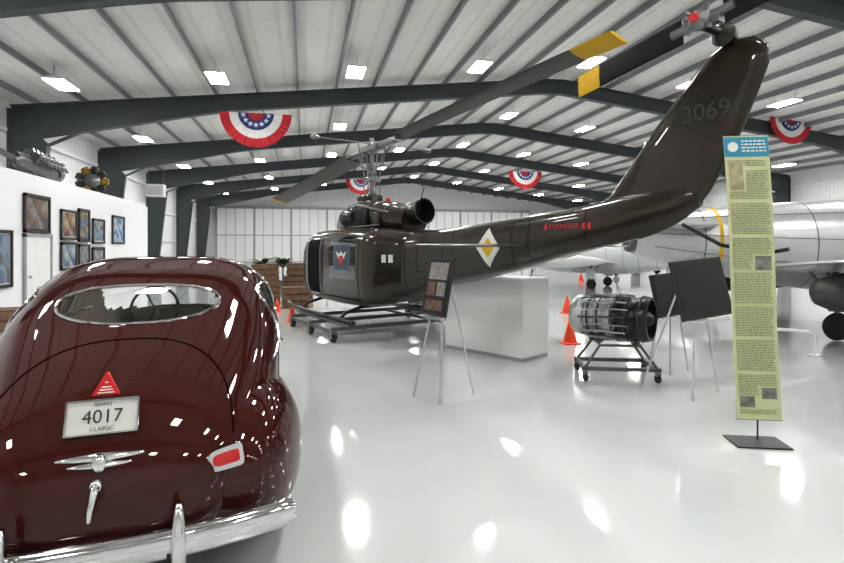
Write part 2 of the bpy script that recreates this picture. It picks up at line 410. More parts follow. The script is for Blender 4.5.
def seam(pts,fn,r=.0035,name='panel_seam',m='seam',n=6,closed=False,off=.0):
    q=[fn(u,v,off) for u,v in pts]; q=[p for p in q if p is not None]
    return MB().path(q,r,n,closed=closed).obj(name,M[m],car)
tp=[]
for k in range(61):
    t=pi*(-.12+1.24*k/60); tp.append((.56*sgp(cos(t),2/2.6),.86+.42*sgp(sin(t),2/2.6)))
seam(tp,castR,r=.005)
for sd in(1,-1):
    f=lambda u,v,o,sd=sd:castS(sd,u,v,o)
    seam([(1.05+.05*i,1.06+.003*i) for i in range(48)],f,.015,'belt_moulding','chrome')
    seam([(1.50,1.12-.02*i) for i in range(36)][:36],f,.005)
    seam([(2.33,1.5-.02*i) for i in range(52)],f,.005)
    seam([(3.15,1.4-.02*i) for i in range(48)],f,.005)
    h=castS(sd,2.2,.98,0)
    MB().path([h,h+Vector((sd*.05,0,0)),h+Vector((sd*.055,-.02,0)),h+Vector((sd*.055,-.13,0))],.012).obj('door_handle',M['chrome'],car)
    fb=MB(); rg=[]
    NY=60
    for i in range(NY+1):
        ph=-pi/2+pi*i/NY; yy=1.04+.92*sgp(sin(ph),2/2.3); k=max(cos(ph),0)**(2/2.3)
        ring=[]
        for j in range(48):
            t=2*pi*j/48; zc=.56
            tail=max(0,(1.0-yy))*.10
            X=.63-.10*max(0,(0.9-yy))+ (.365)*k*sgp(cos(t),2/2.4); Z=zc+.44*k*sgp(sin(t),2/2.3)+tail
            Z=max(Z,.29)
            ring.append(Vector((sd*X,yy,Z)))
        rg.append(ring)
    fb.loft(rg); fo=fb.obj('rear_fender',M['maroon'],car,ang=50)
    fbv=BVHTree.FromPolygons(fb.v,fb.f)
    tl=cast((sd*.52,-1,.80),(0,1,0),0,fbv) or castR(sd*.52,.80,0)
    nrm=Vector((sd*.25,-1,.18)).normalized(); ux=Vector((1,sd*.25,.10)).normalized(); uz=nrm.cross(ux); uz=-uz if uz.z<0 else uz
    def disc(a_,b_,d0,d1,m,nm):
        q=MB(); rings=[]
        for dd,kk in((d0,1),(d1*.8+d0*.2,.99),(d1,.9)):
            rings.append([tl+nrm*dd+ux*a_*kk*sgp(cos(2*pi*j/32),2/5)+uz*(b_*kk*sgp(sin(2*pi*j/32),2/5)*(1+.2*cos(2*pi*j/32)*sd)) for j in range(32)])
        q.loft(rings).obj(nm,M[m],car)
    disc(.092,.055,-.06,.034,'chrome','tail_light_bezel'); disc(.064,.028,.020,.042,'red','tail_light_lens')
    fb=MB(); rg=[]
    for i in range(41):
        ph=-pi/2+pi*i/40; yy=4.15+.92*sgp(sin(ph),2/2.2); k=max(cos(ph),0)**(2/2.2)
        rg.append([Vector((sd*(.62+.30*k*sgp(cos(2*pi*j/32),.9)),yy,max(.28,.55+.42*k*sgp(sin(2*pi*j/32),.9)))) for j in range(32)])
    fb.loft(rg).obj('front_fender',M['maroon'],car,ang=50)
    MB().box((sd*.86,2.6,.33),(.2,1.7,.05)).obj('running_board',M['black'],car,bevel=.015)
    for yy in(1.12,4.1):
        w=MB(); w.lathe([(.20,-.09),(.31,-.09),(.345,-.05),(.345,.05),(.31,.09),(.20,.09)],(sd*.80,yy,.345),(1,0,0),32)
        w.obj('tire',M['black'],car)
        MB().lathe([(.2,-.06),(.2,.07),(.12,.09),(.02,.10)],(sd*.80,yy,.345),(sd,0,0),24).obj('hubcap',M['chrome'],car)
def bumper(y0,sg,nm):
    b=MB(); rg=[]
    for i in range(41):
        x=-.85+1.70*i/40; yy=y0+sg*.12*abs(x/.85)**2.6
        dy=sg*.12*2.6*abs(x/.85)**1.6/.85*(1 if x>0 else -1); t=Vector((1,dy,0)).normalized(); nn=Vector((t.y,-t.x,0))*sg
        h=.062*(1 if abs(x)<.82 else .8); zc=.52
        prof=[(-.02,-1),(0,-1),(.018,-.7),(.028,-.25),(.030,.0),(.028,.25),(.018,.7),(0,1),(-.02,1),(-.012,0)]
        rg.append([Vector((x,yy,zc+h*v))+nn*u for u,v in prof])
    b.loft(rg).obj(nm,M['chrome'],car,ang=50)
    for x in(-.33,.33):
        g=MB(); rg=[]
        for i in range(17):
            t=i/16; z=.40+.30*t; r=.040*math.sin(pi*min(1,.12+.76*t+.06))**.5
            yy=y0+sg*.01-sg*.03*sin(pi*t)
            rg.append([Vector((x+r*.85*cos(2*pi*j/16),yy-sg*.02+r*sin(2*pi*j/16),z)) for j in range(16)])
        g.loft(rg).obj('bumper_guard',M['chrome'],car,ang=60)
bumper(-.01,1,'rear_bumper'); bumper(5.32,-1,'front_bumper')
for x in(-.3,.3):
    MB().box((x,.12,.47),(.04,.3,.05)).obj('bumper_bracket',M['black'],car); MB().box((x,5.2,.47),(.04,.3,.05)).obj('bumper_bracket',M['black'],car)
# plate
Rx=Matrix.Rotation(math.radians(-20),3,'X'); pc=Vector((-.005,.155,1.045))
def pm(u,v,o=.0): return pc+Rx@Vector((u,-.004-o,v))
MB().box(pc,(.290,.006,.140),Rx).obj('licence_plate',M['plate'],car,bevel=.002)
b=MB()
for s in(-1,1): b.box(pm(s*.145,0,.004),(.007,.012,.146),Rx); b.box(pm(0,s*.070,.004),(.297,.012,.007),Rx)
b.obj('plate_frame',M['chrome'],car)
text_obj('4017',.080,lambda u,v:pm(u*1.04,v-.001,.003),'plate_number',M['ink'],car)
text_obj('IDAHO',.022,lambda u,v:pm(u,v+.051,.003),'plate_lettering',M['ink'],car)
text_obj('CLASSIC',.022,lambda u,v:pm(u*1.2,v-.050,.003),'plate_lettering',M['ink'],car)
b=MB(); tb=Vector((-.005,.235,1.150)); 
b.prism([tb+Rx@Vector((-.060,0,-.033)),tb+Rx@Vector((.060,0,-.033)),tb+Rx@Vector((.006,0,.068)),tb+Rx@Vector((-.006,0,.068))],Rx@Vector((0,-.012,0)))
b.obj('reflector_triangle',M['red'],car,bevel=.003)
for z_,w_ in((-.022,.070),(-.010,.055),(.002,.040),(.022,.012)):
    MB().box(tb+Rx@Vector((0,-.0135,z_)),(w_,.002,.0045),Rx).obj('reflector_print',M['marking'],car)
def rrp(u,v,o): return castR(u,v,o) or Vector((u,.1,v))
b=MB(); oc=rrp(0.0,.885,0); 
def wing(z0,L,rm):
    rg=[]
    for i in range(-20,21):
        u=L*i/20; k=(1-abs(i)/20)**.7; hh=.003+rm*k; p=rrp(.0+u,z0,.0)
        rg.append([p+Vector((0,-.002-.020*k*max(0,cos(2*pi*j/12)),hh*sin(2*pi*j/12))) for j in range(12)])
    b.loft(rg)
wing(.895,.175,.019); wing(.868,.125,.013)
b.ball(oc+Vector((0,-.012,-.01)),.034,8,0,(1.0,.7,1.25))
b.obj('trunk_ornament',M['chrome'],car)
b=MB(); h0=rrp(-.005,.795,0); h1=rrp(-.005,.70,0)
b.path([h0,h0+Vector((0,-.035,0)),h0+Vector((0,-.050,-.015)),h0+Vector((-.006,-.052,-.05)),h1+Vector((-.012,-.050,.015)),h1+Vector((-.02,-.035,-.03))],[.020,.018,.016,.014,.013,.010],10)
b.ball(h0+Vector((0,-.012,0)),.030,8); b.obj('trunk_handle',M['chrome'],car)
MB().box((0,1.45,.84),(1.3,.18,.50),Matrix.Rotation(-.2,3,'X')).obj('rear_seat_back',M['seat'],car,bevel=.06)
MB().box((0,1.20,1.07),(1.2,.5,.03)).obj('parcel_shelf',M['seat'],car)
MB().box((0,1.85,.62),(1.25,.55,.25)).obj('rear_seat_cushion',M['seat'],car,bevel=.06)
MB().box((0,2.50,.86),(1.35,.16,.52),Matrix.Rotation(-.12,3,'X')).obj('front_seat_back',M['seat'],car,bevel=.06)
MB().box((0,2.85,.62),(1.25,.5,.25)).obj('front_seat_cushion',M['seat'],car,bevel=.06)
b=MB(); R_=Matrix.Rotation(math.radians(66),3,'X'); sc=Vector((-.16,2.98,1.21))
b.path([sc+R_@Vector((.21*cos(2*pi*k/40),.21*sin(2*pi*k/40),0)) for k in range(40)],.014,8,closed=True)
for a in(0,2.1,4.2): b.tube(sc,sc+R_@Vector((.2*cos(a),.2*sin(a),0)),.008)
b.tube(sc,sc+Vector((0,.45,-.35)),.025); b.obj('steering_wheel',M['black'],car)
# ------------------------------------------------------------ HELICOPTER
hel=root('helicopter',C(-1.12,11.6),rotz(-.5415,.8406),'dark olive military utility helicopter with tail boom, resting on wheeled dolly','helicopter')
def H(a,p,z): return Vector((-p,-a,z))
ht=[(-2.5,.12,.98,1.25,2.1),(-2.42,.30,.88,1.40,2.1),(-2.25,.50,.76,1.60,2.2),(-2.0,.74,.67,1.84,2.4),(-1.7,.95,.60,2.04,2.8),(-1.4,1.07,.57,2.14,3.4),(-1.0,1.12,.56,2.18,4.2),(0,1.13,.56,2.19,5),(1.2,1.13,.60,2.17,5.5),(1.75,1.12,.68,2.13,5.5),(1.95,1.05,.74,2.11,5),(2.15,.86,.82,2.09,4.2),(2.4,.64,.92,2.08,3.8),(3.0,.46,1.10,2.09,3.6),(4.0,.39,1.30,2.15,3.6),(5.0,.32,1.50,2.22,3.2),(6.0,.25,1.74,2.31,2.7),(6.6,.19,1.86,2.39,2.3),(7.1,.12,2.03,2.44,2.1),(7.4,.05,2.2,2.42,2.1)]
hb=MB(); rg=[]; a=-2.5
while a<=7.4:
    w,zb,zt,n=interp(ht,a); zc=(zb+zt)/2; hh=(zt-zb)/2
    rg.append([H(a,w*sgp(cos(2*pi*k/88),2/n),zc+hh*sgp(sin(2*pi*k/88),2/n)) for k in range(88)]); a+=.05
hb.loft(rg); hb.obj('fuselage',M['olive'],hel,ang=60)
hbv=BVHTree.FromPolygons(hb.v,hb.f)
def castH(a,z,off=.004,side=1):
    return cast((-4*side,-a,z),(side,0,0),off,hbv)
def hpatch(poly,name,m,off=.006,side=1,label=None,sub=6):
    p=[Vector((q[0],q[1],0)) for q in poly]; b=MB(); N=sub; vs=[]
    for i in range(N+1):
        for j in range(N+1):
            u,v=i/N,j/N; q=(p[0]*(1-u)+p[1]*u)*(1-v)+(p[3]*(1-u)+p[2]*u)*v
            h=castH(q.x,q.y,off,side); vs.append(h if h is not None else H(q.x,side*.5,q.y))
    fs=[(i*(N+1)+j,(i+1)*(N+1)+j,(i+1)*(N+1)+j+1,i*(N+1)+j+1) for i in range(N) for j in range(N)]
    o=b.add(vs,fs).obj(name,M[m] if isinstance(m,str) else m,hel,recalc=False)
    if label:o['label']=label
    return o
def q4(a0,a1,z0,z1): return [(a0,z0),(a1,z0),(a1,z1),(a0,z1)]
def rect(a0,a1,z0,z1,n=12):
    return [(a0+(a1-a0)*i/n,z0) for i in range(n)]+[(a1,z0+(z1-z0)*i/n) for i in range(n)]+[(a1-(a1-a0)*i/n,z1) for i in range(n)]+[(a0,z1-(z1-z0)*i/n) for i in range(n)]
for sd in(1,-1):
    hpatch(q4(-1.95,-1.25,1.00,1.92),'cockpit_door_window','dkglass',side=sd,sub=10)
    hpatch(q4(-1.00,-.22,.78,2.02),'doorway_shade_patch','number',side=sd,label='black patch painted for the shaded open cabin doorway',sub=10)  # black patch on the closed skin, painting the shade inside the doorway
    def hseam(pts,r=.010,nm='door_seam',m='number',closed=True):
        q=[castH(x_,z_,0,sd) for x_,z_ in pts]; q=[v for v in q if v is not None]
        MB().path(q,r,5,closed=closed).obj(nm,M[m],hel)
    hseam(rect(-2.0,-1.2,.75,1.98),.014,'window_frame','olive'); hseam(rect(-1.00,-.22,.78,2.02),.020,'door_frame','greymetal'); hseam(rect(-.1,1.62,.78,2.06))
    hseam([(-1.1+.1*i,.70) for i in range(28)],.022,'door_rail','olive2',False); hseam([(-1.1+.1*i,2.10) for i in range(28)],.018,'door_rail','olive2',False)
    hseam(rect(2.7,3.35,1.35,1.85),.006,'panel_seam')
    for a_,z_,n_ in((3.6,1.30,16),(5.2,1.6,12),(4.9,1.52,13),(2.45,1.0,20),(6.1,1.85,9)): hseam([(a_,z_+.05*i) for i in range(n_)],.006,'panel_seam',closed=False)
    hseam([(2.5+.1*i,2.02+.012*i) for i in range(36)],.005,'panel_seam',closed=False)
hpatch(q4(.28,1.50,1.16,1.98),'cargo_door_window','dkglass',.006)
hpatch(q4(.52,1.28,1.30,1.84),'unit_poster','greyblue',.009,label='small bordered poster in door window')
hpatch(q4(.57,1.23,1.33,1.81),'unit_poster_ground','navy',.012)
def shape(pts,nm,m,off):
    q=[castH(x_,z_,off) for x_,z_ in pts]; 
    MB().add(q,[tuple(range(len(q)))]).obj(nm,M[m],hel,recalc=False)
ec,ez=.90,1.59
shape([(ec-.26,ez+.12),(ec-.1,ez+.05),(ec,ez+.11),(ec+.1,ez+.05),(ec+.26,ez+.12),(ec+.14,ez-.04),(ec,ez-.02),(ec-.14,ez-.04)],'unit_emblem','marking',.016)
shape([(ec-.11,ez+.02),(ec+.11,ez+.02),(ec+.09,ez-.10),(ec,ez-.15),(ec-.09,ez-.10)],'unit_emblem','redflat',.019)
def quarter(a0,a1,z0,z1,nm,m,off):
    pts=[]
    for i in range(5):
        for j in range(5):
            a_=a0+(a1-a0)*i/4; z_=z0+(z1-z0)*j/4; pts.append(cast(H(a_+3,3,z_),H(-1,-1,0),off,hbv) or H(a_,.8,z_))
    MB().add(pts,[(i*5+j,(i+1)*5+j,(i+1)*5+j+1,i*5+j+1) for i in range(4) for j in range(4)]).obj(nm,M[m],hel,recalc=False)
quarter(1.15,1.75,1.15,1.95,'access_panel','olive2',.004)
quarter(1.22,1.34,1.50,1.64,'stencil_placard','marking',.008); quarter(1.40,1.52,1.50,1.64,'stencil_placard','marking',.008)
def diamond(ac,zc,ha,hz,m,off,nm):
    hpatch([(ac-ha,zc),(ac,zc-hz),(ac+ha,zc),(ac,zc+hz)],nm,m,off,sub=10)
diamond(4.43,1.77,.25,.29,'marking',.007,'diamond_marking'); diamond(4.43,1.77,.13,.15,'yellow',.011,'diamond_marking')
def boomtext(s,size,a,z,m,nm,sx=1.0):
    text_obj(s,size,lambda u,v:castH(a+u*sx,z+v,.006) or H(a+u*sx,.3,z+v),nm,M[m],hel)
boomtext('DANGER',.085,5.80,2.04,'redflat','warning_lettering',1.35)
for a0 in(5.48,6.06,6.14):
    hpatch([(a0,2.02),(a0+.05,1.99),(a0+.05,2.09),(a0,2.06)],'warning_arrow','redflat',.006)
et=[(-1.35,.16,2.12,2.22,2.2),(-1.15,.34,2.1,2.40,3),(-.8,.44,2.1,2.58,3.5),(-.4,.48,2.1,2.72,3.6),(.2,.50,2.1,2.80,3.2),(.7,.48,2.08,2.74,3.0),(1.2,.42,2.06,2.66,2.6),(1.6,.34,2.05,2.58,2.4),(1.85,.28,2.06,2.52,2.2)]
b=MB(); rg=[]; a=-1.35
while a<=1.85:
    w,zb,zt,n=interp(et,a); rg.append([H(a,w*sgp(cos(2*pi*k/40),2/n),(zb+zt)/2+(zt-zb)/2*sgp(sin(2*pi*k/40),2/n)) for k in range(40)]); a+=.05
b.loft(rg); b.obj('engine_cowling',M['olive'],hel,ang=60)
for p_ in(.5,-.5):
    b=MB(); b.lathe([(.15,-.02),(.18,0),(.19,.3),(.14,.52)],H(-.25,p_,2.42),(0,-1,0),20); b.lathe([(.145,-.025),(.12,.12)],H(-.25,p_,2.42),(0,-1,0),20,1); b.obj('air_intake',[M['olive2'],M['black']],hel)
b=MB(); b.box(H(.45,.42,2.42),(.3,.7,.38)); b.obj('cowl_door',M['olive2'],hel,bevel=.03)
for k_ in range(6):
    MB().box(H(.2+.1*k_,.575,2.42),(.01,.03,.28)).obj('cowl_louver',M['black'],hel)
MB().box(H(1.05,.42,2.34),(.14,.34,.30)).obj('cowl_scoop',M['olive2'],hel,bevel=.04)
MB().box(H(-.1,0,2.86),(.44,.5,.16)).obj('mast_fairing',M['olive2'],hel,bevel=.05)
MB().lathe([(.05,0),(.05,.06),(.03,.10)],H(.75,0,2.72),(0,0,1),14).obj('beacon',M['redflat'],hel)
MB().path([H(.1,.56,2.62),H(.5,.60,2.66),H(1.0,.52,2.56),H(1.5,.42,2.46)],.022,8).obj('oil_pipe',M['greymetal'],hel)
MB().path([H(.0,.58,2.22),H(.6,.62,2.20),H(1.3,.50,2.22)],.018,8).obj('fuel_pipe',M['greymetal'],hel)
EA=H(1,-.10,.10)
b=MB(); b.lathe([(.19,0),(.23,.1),(.245,.35),(.25,.50),(.225,.50),(.215,.35),(.17,.1)],H(1.6,.0,2.42),EA,32,caps=False); b.lathe([(.215,.2),(.03,.35),(.02,.05)],H(1.6,0,2.42),EA,24,1)
b.obj('exhaust_pipe',[M['olive2'],M['black']],hel)
for a0 in(-.3,.05,.85,1.25):
    w,zb,zt,n=interp(et,a0)
    MB().path([H(a0,(w+.006)*sgp(cos(t),2/n),(zb+zt)/2+((zt-zb)/2+.006)*sgp(sin(t),2/n)) for t in [pi*i/24 for i in range(25)]],.010,5).obj('cowling_band',M['greymetal'],hel)
fo=[(6.2,2.36),(6.31,2.41),(6.6,2.75),(6.88,3.09),(7.16,3.39),(7.44,3.68),(7.6,3.77),(7.78,3.81),(7.93,3.79),(8.03,3.69),(8.04,3.5),(7.93,3.22),(7.82,2.96),(7.72,2.74),(7.61,2.55),(7.5,2.36),(7.39,2.22),(7.25,2.10),(7.115,2.02),(6.9,1.93),(6.69,1.87),(6.3,1.95)]
def spine(q,k):
    a,z=q; cz=min(max(z,2.15),3.65); ca=6.95+(cz-2.15)*.54
    return (ca+(a-ca)*k,cz+(z-cz)*k)
b=MB(); rg=[]
for k,pp in((.55,.065),(.8,.058),(.95,.035),(1.0,.008),(1.0,-.008),(.95,-.035),(.8,-.058),(.55,-.065)):
    rg.append([H(spine(q,k)[0],pp,spine(q,k)[1]) for q in fo])
b.loft(rg); b.obj('tail_fin',M['olive'],hel,ang=50)
text_obj('3069',.25,lambda u,v:H(7.48+u,.069,3.15+v),'serial_number',M['serial'],hel,'faint grey serial number on the fin')
for sd in(1,-1):
    b=MB(); rg=[]
    for p_,cs in((.20,.30),(.5,.29),(1.95,.24),(2.0,.18)):
        rg.append([H(4.95+cs*cos(2*pi*k/16),sd*p_,1.80+.022*sin(2*pi*k/16)*(1+.5*cos(2*pi*k/16+pi))) for k in range(16)])
    b.loft(rg).obj('stabilizer',M['olive'],hel)
MB().path([H(7.2,0,2.02),H(7.6,0,1.80),H(8.0,0,1.72),H(8.2,0,1.76)],.02).obj('tail_skid',M['olive2'],hel)
def blade(pts,chord,cd,th,mb,mi=0):
    rg=[]; N=len(pts)
    for i,p in enumerate(pts):
        nrm=(pts[min(i+1,N-1)]-pts[max(i-1,0)]).cross(cd).normalized()
        pf=[(-.5,0),(-.42,.35),(-.2,.5),(.1,.4),(.5,.03),(.5,-.03),(.1,-.35),(-.2,-.4),(-.42,-.3)]
        rg.append([p+cd*chord*u+nrm*th*v for u,v in pf])
    mb.loft(rg,mi)
hubz=3.97
mast=MB(); mast.tube(H(0,0,2.75),H(0,0,3.9),.055,.045,16); mast.lathe([(.16,0),(.17,.08),(.10,.12),(.06,.2)],H(0,0,2.82),(0,0,1),20); mast.lathe([(.20,0),(.20,.05),(.08,.09)],H(0,0,3.25),(0,0,1),20)
mast.lathe([(.09,0),(.10,.04),(.10,.16),(.06,.2)],H(0,0,3.45),(0,0,1),16)
for t in(0,pi/2,pi,3*pi/2):
    mast.tube(H(.18*cos(t),.18*sin(t),3.28),H(.26*cos(t),.26*sin(t),3.88),.016); mast.tube(H(.2*cos(t),.2*sin(t),2.84),H(.18*cos(t),.18*sin(t),3.26),.014)
    mast.tube(H(.09*cos(t+.7),.09*sin(t+.7),3.52),H(.30*cos(t+.7),.30*sin(t+.7),3.60),.018)
mast.obj('rotor_mast',M['greymetal'],hel)
hub=MB(); dirA=(H(6.37,-.16,4.25)-H(0,0,hubz)).normalized(); cdm=Vector((0,0,1)).cross(dirA).normalized()
hc=H(0,0,hubz)
hub.box(hc,(.26,.8,.12)); hub.lathe([(.10,-.1),(.12,.0),(.10,.1),(.05,.16),(.05,.24)],hc,(0,0,1),20)
for s in(1,-1): hub.tube(hc+dirA*.25*s,hc+dirA*1.0*s,.09,.07,14); hub.tube(hc+dirA*.3*s+cdm*.1,hc+dirA*1.1*s+cdm*.2,.02); hub.box(hc+dirA*1.05*s,(.2,.25,.08))
hub.obj('rotor_hub',M['greymetal'],hel)
sb=MB(); sbd=H(-.42,.9,.1).normalized(); sc_=H(0,0,3.80+.28)
sb.tube(sc_-sbd*1.25,sc_+sbd*1.25,.014)
for s in(1,-1): sb.lathe([(.02,-.1),(.055,-.06),(.06,0),(.055,.06),(.02,.1)],sc_+sbd*1.25*s,sbd,14); sb.tube(sc_+sbd*.3*s,H(0,0,3.6)+sbd*.25*s,.015)
sb.obj('stabilizer_bar',M['greymetal'],hel)
def mainblade(sgn,ztip,droop,tw,ch,tf):
    L=6.30; d2=Vector((dirA.x,dirA.y,0)).normalized()*sgn
    def P_(t): return Vector((0,0,hubz))+d2*(L*t)+Vector((0,0,(ztip-hubz)*t-droop*t*t+droop*t))
    cd=Vector((0,0,1)).cross(d2).normalized()*sgn
    cd=(cd+Vector((0,0,tw*sgn))).normalized()
    r=root('main_rotor_blade',(0,0,0),0,'','blade'); 
    del r['label'],r['category']; r.parent=hel
    b=MB(); blade([P_(.16+(tf-.16)*i/16) for i in range(17)],ch,cd,.05,b); b.obj('blade_skin',M['bladegrey'],r)
    b=MB(); blade([P_(tf+(1-tf)*i/4) for i in range(5)],ch+.002,cd,.052,b); b.obj('blade_tip',M['yellow'],r)
mainblade(1,4.36,.10,-.20,.36,.90); mainblade(-1,3.25,-.1,.30,.50,.97)
trc=H(7.68,.48,3.90); tdir=(H(6.25,.5,3.66)-H(7.71,.5,3.9)).normalized()
b=MB(); b.lathe([(.10,0),(.12,.10),(.08,.16),(.045,.20),(.045,.5)],H(7.68,.02,3.86),H(0,1,0),18); b.obj('tail_rotor_gearbox',M['olive2'],hel)
b=MB(); b.box(trc,(.08,.34,.12)); b.tube(trc-tdir*.3,trc+tdir*.3,.05); b.lathe([(.1,-.02),(.1,.02),(.03,.09)],trc-Vector((.05,0,0)),(-1,0,0),16)
for t in range(4): b.tube(trc+Vector((-.04,.03*cos(t*pi/2+.7),.03*sin(t*pi/2+.7))),trc+Vector((-.09,.15*cos(t*pi/2+.7),.15*sin(t*pi/2+.7))),.022)
b.obj('tail_rotor_hub',M['greymetal'],hel)
MB().lathe([(.045,0),(.04,.03)],trc-Vector((.14,0,0)),(-1,0,0),12).obj('tail_rotor_cap',M['redflat'],hel)
cd=Vector((1,0,0)).cross(tdir).normalized(); cd=(cd+Vector((.15,0,0))).normalized()
for s in(1,-1):
    b=MB(); blade([trc+tdir*s*(.2+.98*i/8) for i in range(9)],.27,cd,.03,b); b.obj('tail_rotor_blade',M['bladeblk'],hel)
    b=MB(); blade([trc+tdir*s*(1.18+.30*i/3) for i in range(4)],.272,cd,.031,b); b.obj('tail_rotor_blade_tip',M['yellow'],hel)
for sd in(1,-1):
    MB().path([H(-2.0,sd*1.25,.50),H(-1.85,sd*1.25,.42),H(-1.6,sd*1.25,.385),H(1.7,sd*1.25,.385)],.04,10).obj('skid',M['olive2'],hel)
for a0 in(-1.0,1.1):
    MB().path([H(a0,1.25,.39),H(a0,1.15,.50),H(a0,.8,.60),H(a0,0,.62),H(a0,-.8,.60),H(a0,-1.15,.50),H(a0,-1.25,.39)],.035,10).obj('skid_cross_tube',M['olive2'],hel)
MB().path([H(1.9,.1,2.12),H(2.3,.1,2.9)],.01).obj('antenna',M['olive2'],hel)
# dolly
dol=root('helicopter_dolly',hel.location,hel.rotation_euler[2],'grey steel tube dolly on caster wheels under helicopter skids','dolly')
b=MB()
for sd in(1,-1):
    b.box(H(.2,sd*1.25,.315),(.10,2.8,.06)); b.box(H(.22,sd*1.5,.2),(.06,2.5,.06)); b.box(H(.22,sd*.9,.22),(.05,2.5,.05))
for a0 in(-.9,.2,1.35): b.box(H(a0,0,.25),(3.06,.08,.07))
b.obj('frame',M['castor'],dol)
for a0 in(-.9,.2,1.35):
    for sd in(1,-1):
        w=MB(); w.lathe([(.05,-.035),(.10,-.03),(.115,0),(.10,.03),(.05,.035)],H(a0,sd*1.5,.115),(1,.2,0),16); w.obj('caster_wheel',M['black'],dol)
        q=MB(); q.box(H(a0,sd*1.5+.05,.14),(.012,.10,.16)); q.box(H(a0,sd*1.5-.05,.14),(.012,.10,.16)); q.box(H(a0,sd*1.5,.218),(.13,.12,.012)); q.obj('caster_fork',M['greymetal'],dol)
# ------------------------------------------------------------ display cabinet
c0=C(1.55,7.98); v1=(C(.41,9.16)-c0).normalized(); v2=Vector((v1.y,-v1.x,0)); 
if v2.dot(C(.57,.43))<0: v2=-v2
w_=1.64; ctr=c0+v1*(w_*.5)+v2*.36
r=root('display_cabinet',ctr,math.atan2(v1.y,v1.x),'plain white laminate display cabinet standing behind easel','cabinet')
MB().box((0,0,.66),(w_-.008,.72,1.2)).obj('body',M['boxwhite'],r,bevel=.006)
MB().box((0,0,.03),(w_-.03,.69,.06)).obj('plinth',M['trimgrey'],r)
MB().box((0,0,1.275),(w_-.004,.74,.03)).obj('top',M['white'],r,bevel=.004)
# ------------------------------------------------------------ engine on stand
eng=root('turbine_engine',C(2.66,7.15),rotz(.12,1),'silver and black round turbine engine on a rolling stand','engine')
ex=Vector((1,-.62,0)).normalized(); EZ=.82; eo=Vector((-.02,.02,EZ))
b=MB(); b.lathe([(.05,-.60),(.10,-.58),(.21,-.56),(.27,-.50),(.285,-.42),(.27,-.40),(.27,-.36),(.24,-.34),(.23,-.26),(.25,-.24),(.25,-.20),(.23,-.18),(.23,-.10),(.26,-.08),(.28,-.04),(.28,.02),(.25,.04)],eo,ex,40); b.obj('compressor_section',M['silver'],eng)
b=MB(); b.lathe([(.25,.04),(.27,.06),(.27,.12),(.29,.14),(.30,.20),(.30,.26),(.28,.28),(.28,.34),(.30,.36),(.30,.46),(.285,.50),(.25,.50),(.24,.40),(.12,.38),(.10,.46),(.05,.52),(.01,.53)],eo,ex,40); b.obj('turbine_section',mat('burnt_metal',(.05,.045,.055),.3,.8,noise=.3),eng)
up=Vector((0,0,1)); sx_=ex.cross(up).normalized()
def eP(h,r,t): return eo+ex*h+(sx_*cos(t)+up*sin(t))*r
for k in range(18):
    t=2*pi*k/18; MB().path([eP(-.40+.02*(k%3),.275,t),eP(-.33,.30,t),eP(-.08,.30,t+.08),eP(.12,.315,t+.1),eP(.24+.03*(k%2),.31,t+.1)],.009 if k%2 else .014,6).obj('pipe',M['silver' if k%3 else 'castor'],eng)
for k in range(16):
    t=2*pi*k/16; MB().lathe([(.022,0),(.022,.05),(.012,.07)],eP(.09,.265,t),eP(0,1,t)-eP(0,0,t),8).obj('fuel_nozzle',M['greymetal'],eng)
for h_ in(-.29,-.15,.22,.40):
    MB().path([eP(h_,.305 if h_>0 else .262,2*pi*k/36) for k in range(36)],.012,6,closed=True).obj('flange_ring',M['engdark'],eng)
MB().lathe([(.09,0),(.10,.05),(.10,.16),(.06,.20)],eP(-.25,.20,-1.9),eP(0,1,-1.9)-eP(0,0,-1.9),16).obj('accessory_gearbox',M['castor'],eng)
st=root('engine_stand',eng.location,eng.rotation_euler[2],'grey steel open stand with casters holding turbine engine','stand')
b=MB()
for yy in(-.30,.30):
    b.box((0,yy,.17),(1.0,.05,.05))
    for s in(-1,1): b.tube((s*.46,yy,.18),(s*.26,yy*.8,.47),.018)
    b.tube((-.28,yy*.8,.47),(.28,yy*.8,.47),.018)
for xx in(-.46,.46): b.box((xx,0,.17),(.05,.65,.05))
for xx in(-.24,.24): b.tube((xx,-.25,.47),(xx,.25,.47),.016)
for h_ in(-.3,.3):
    p_=eo+ex*h_; b.tube((p_.x,p_.y,.46),(p_.x,p_.y,.53),.045)
b.obj('frame',M['castor'],st)
for xx in(-.46,.46):
    for yy in(-.31,.31):
        MB().lathe([(.03,-.02),(.055,-.018),(.062,0),(.055,.018),(.03,.02)],(xx,yy,.062),(1,.3,0),14).obj('caster_wheel',M['black'],st)
        MB().box((xx,yy,.12),(.07,.05,.06)).obj('caster_fork',M['greymetal'],st)
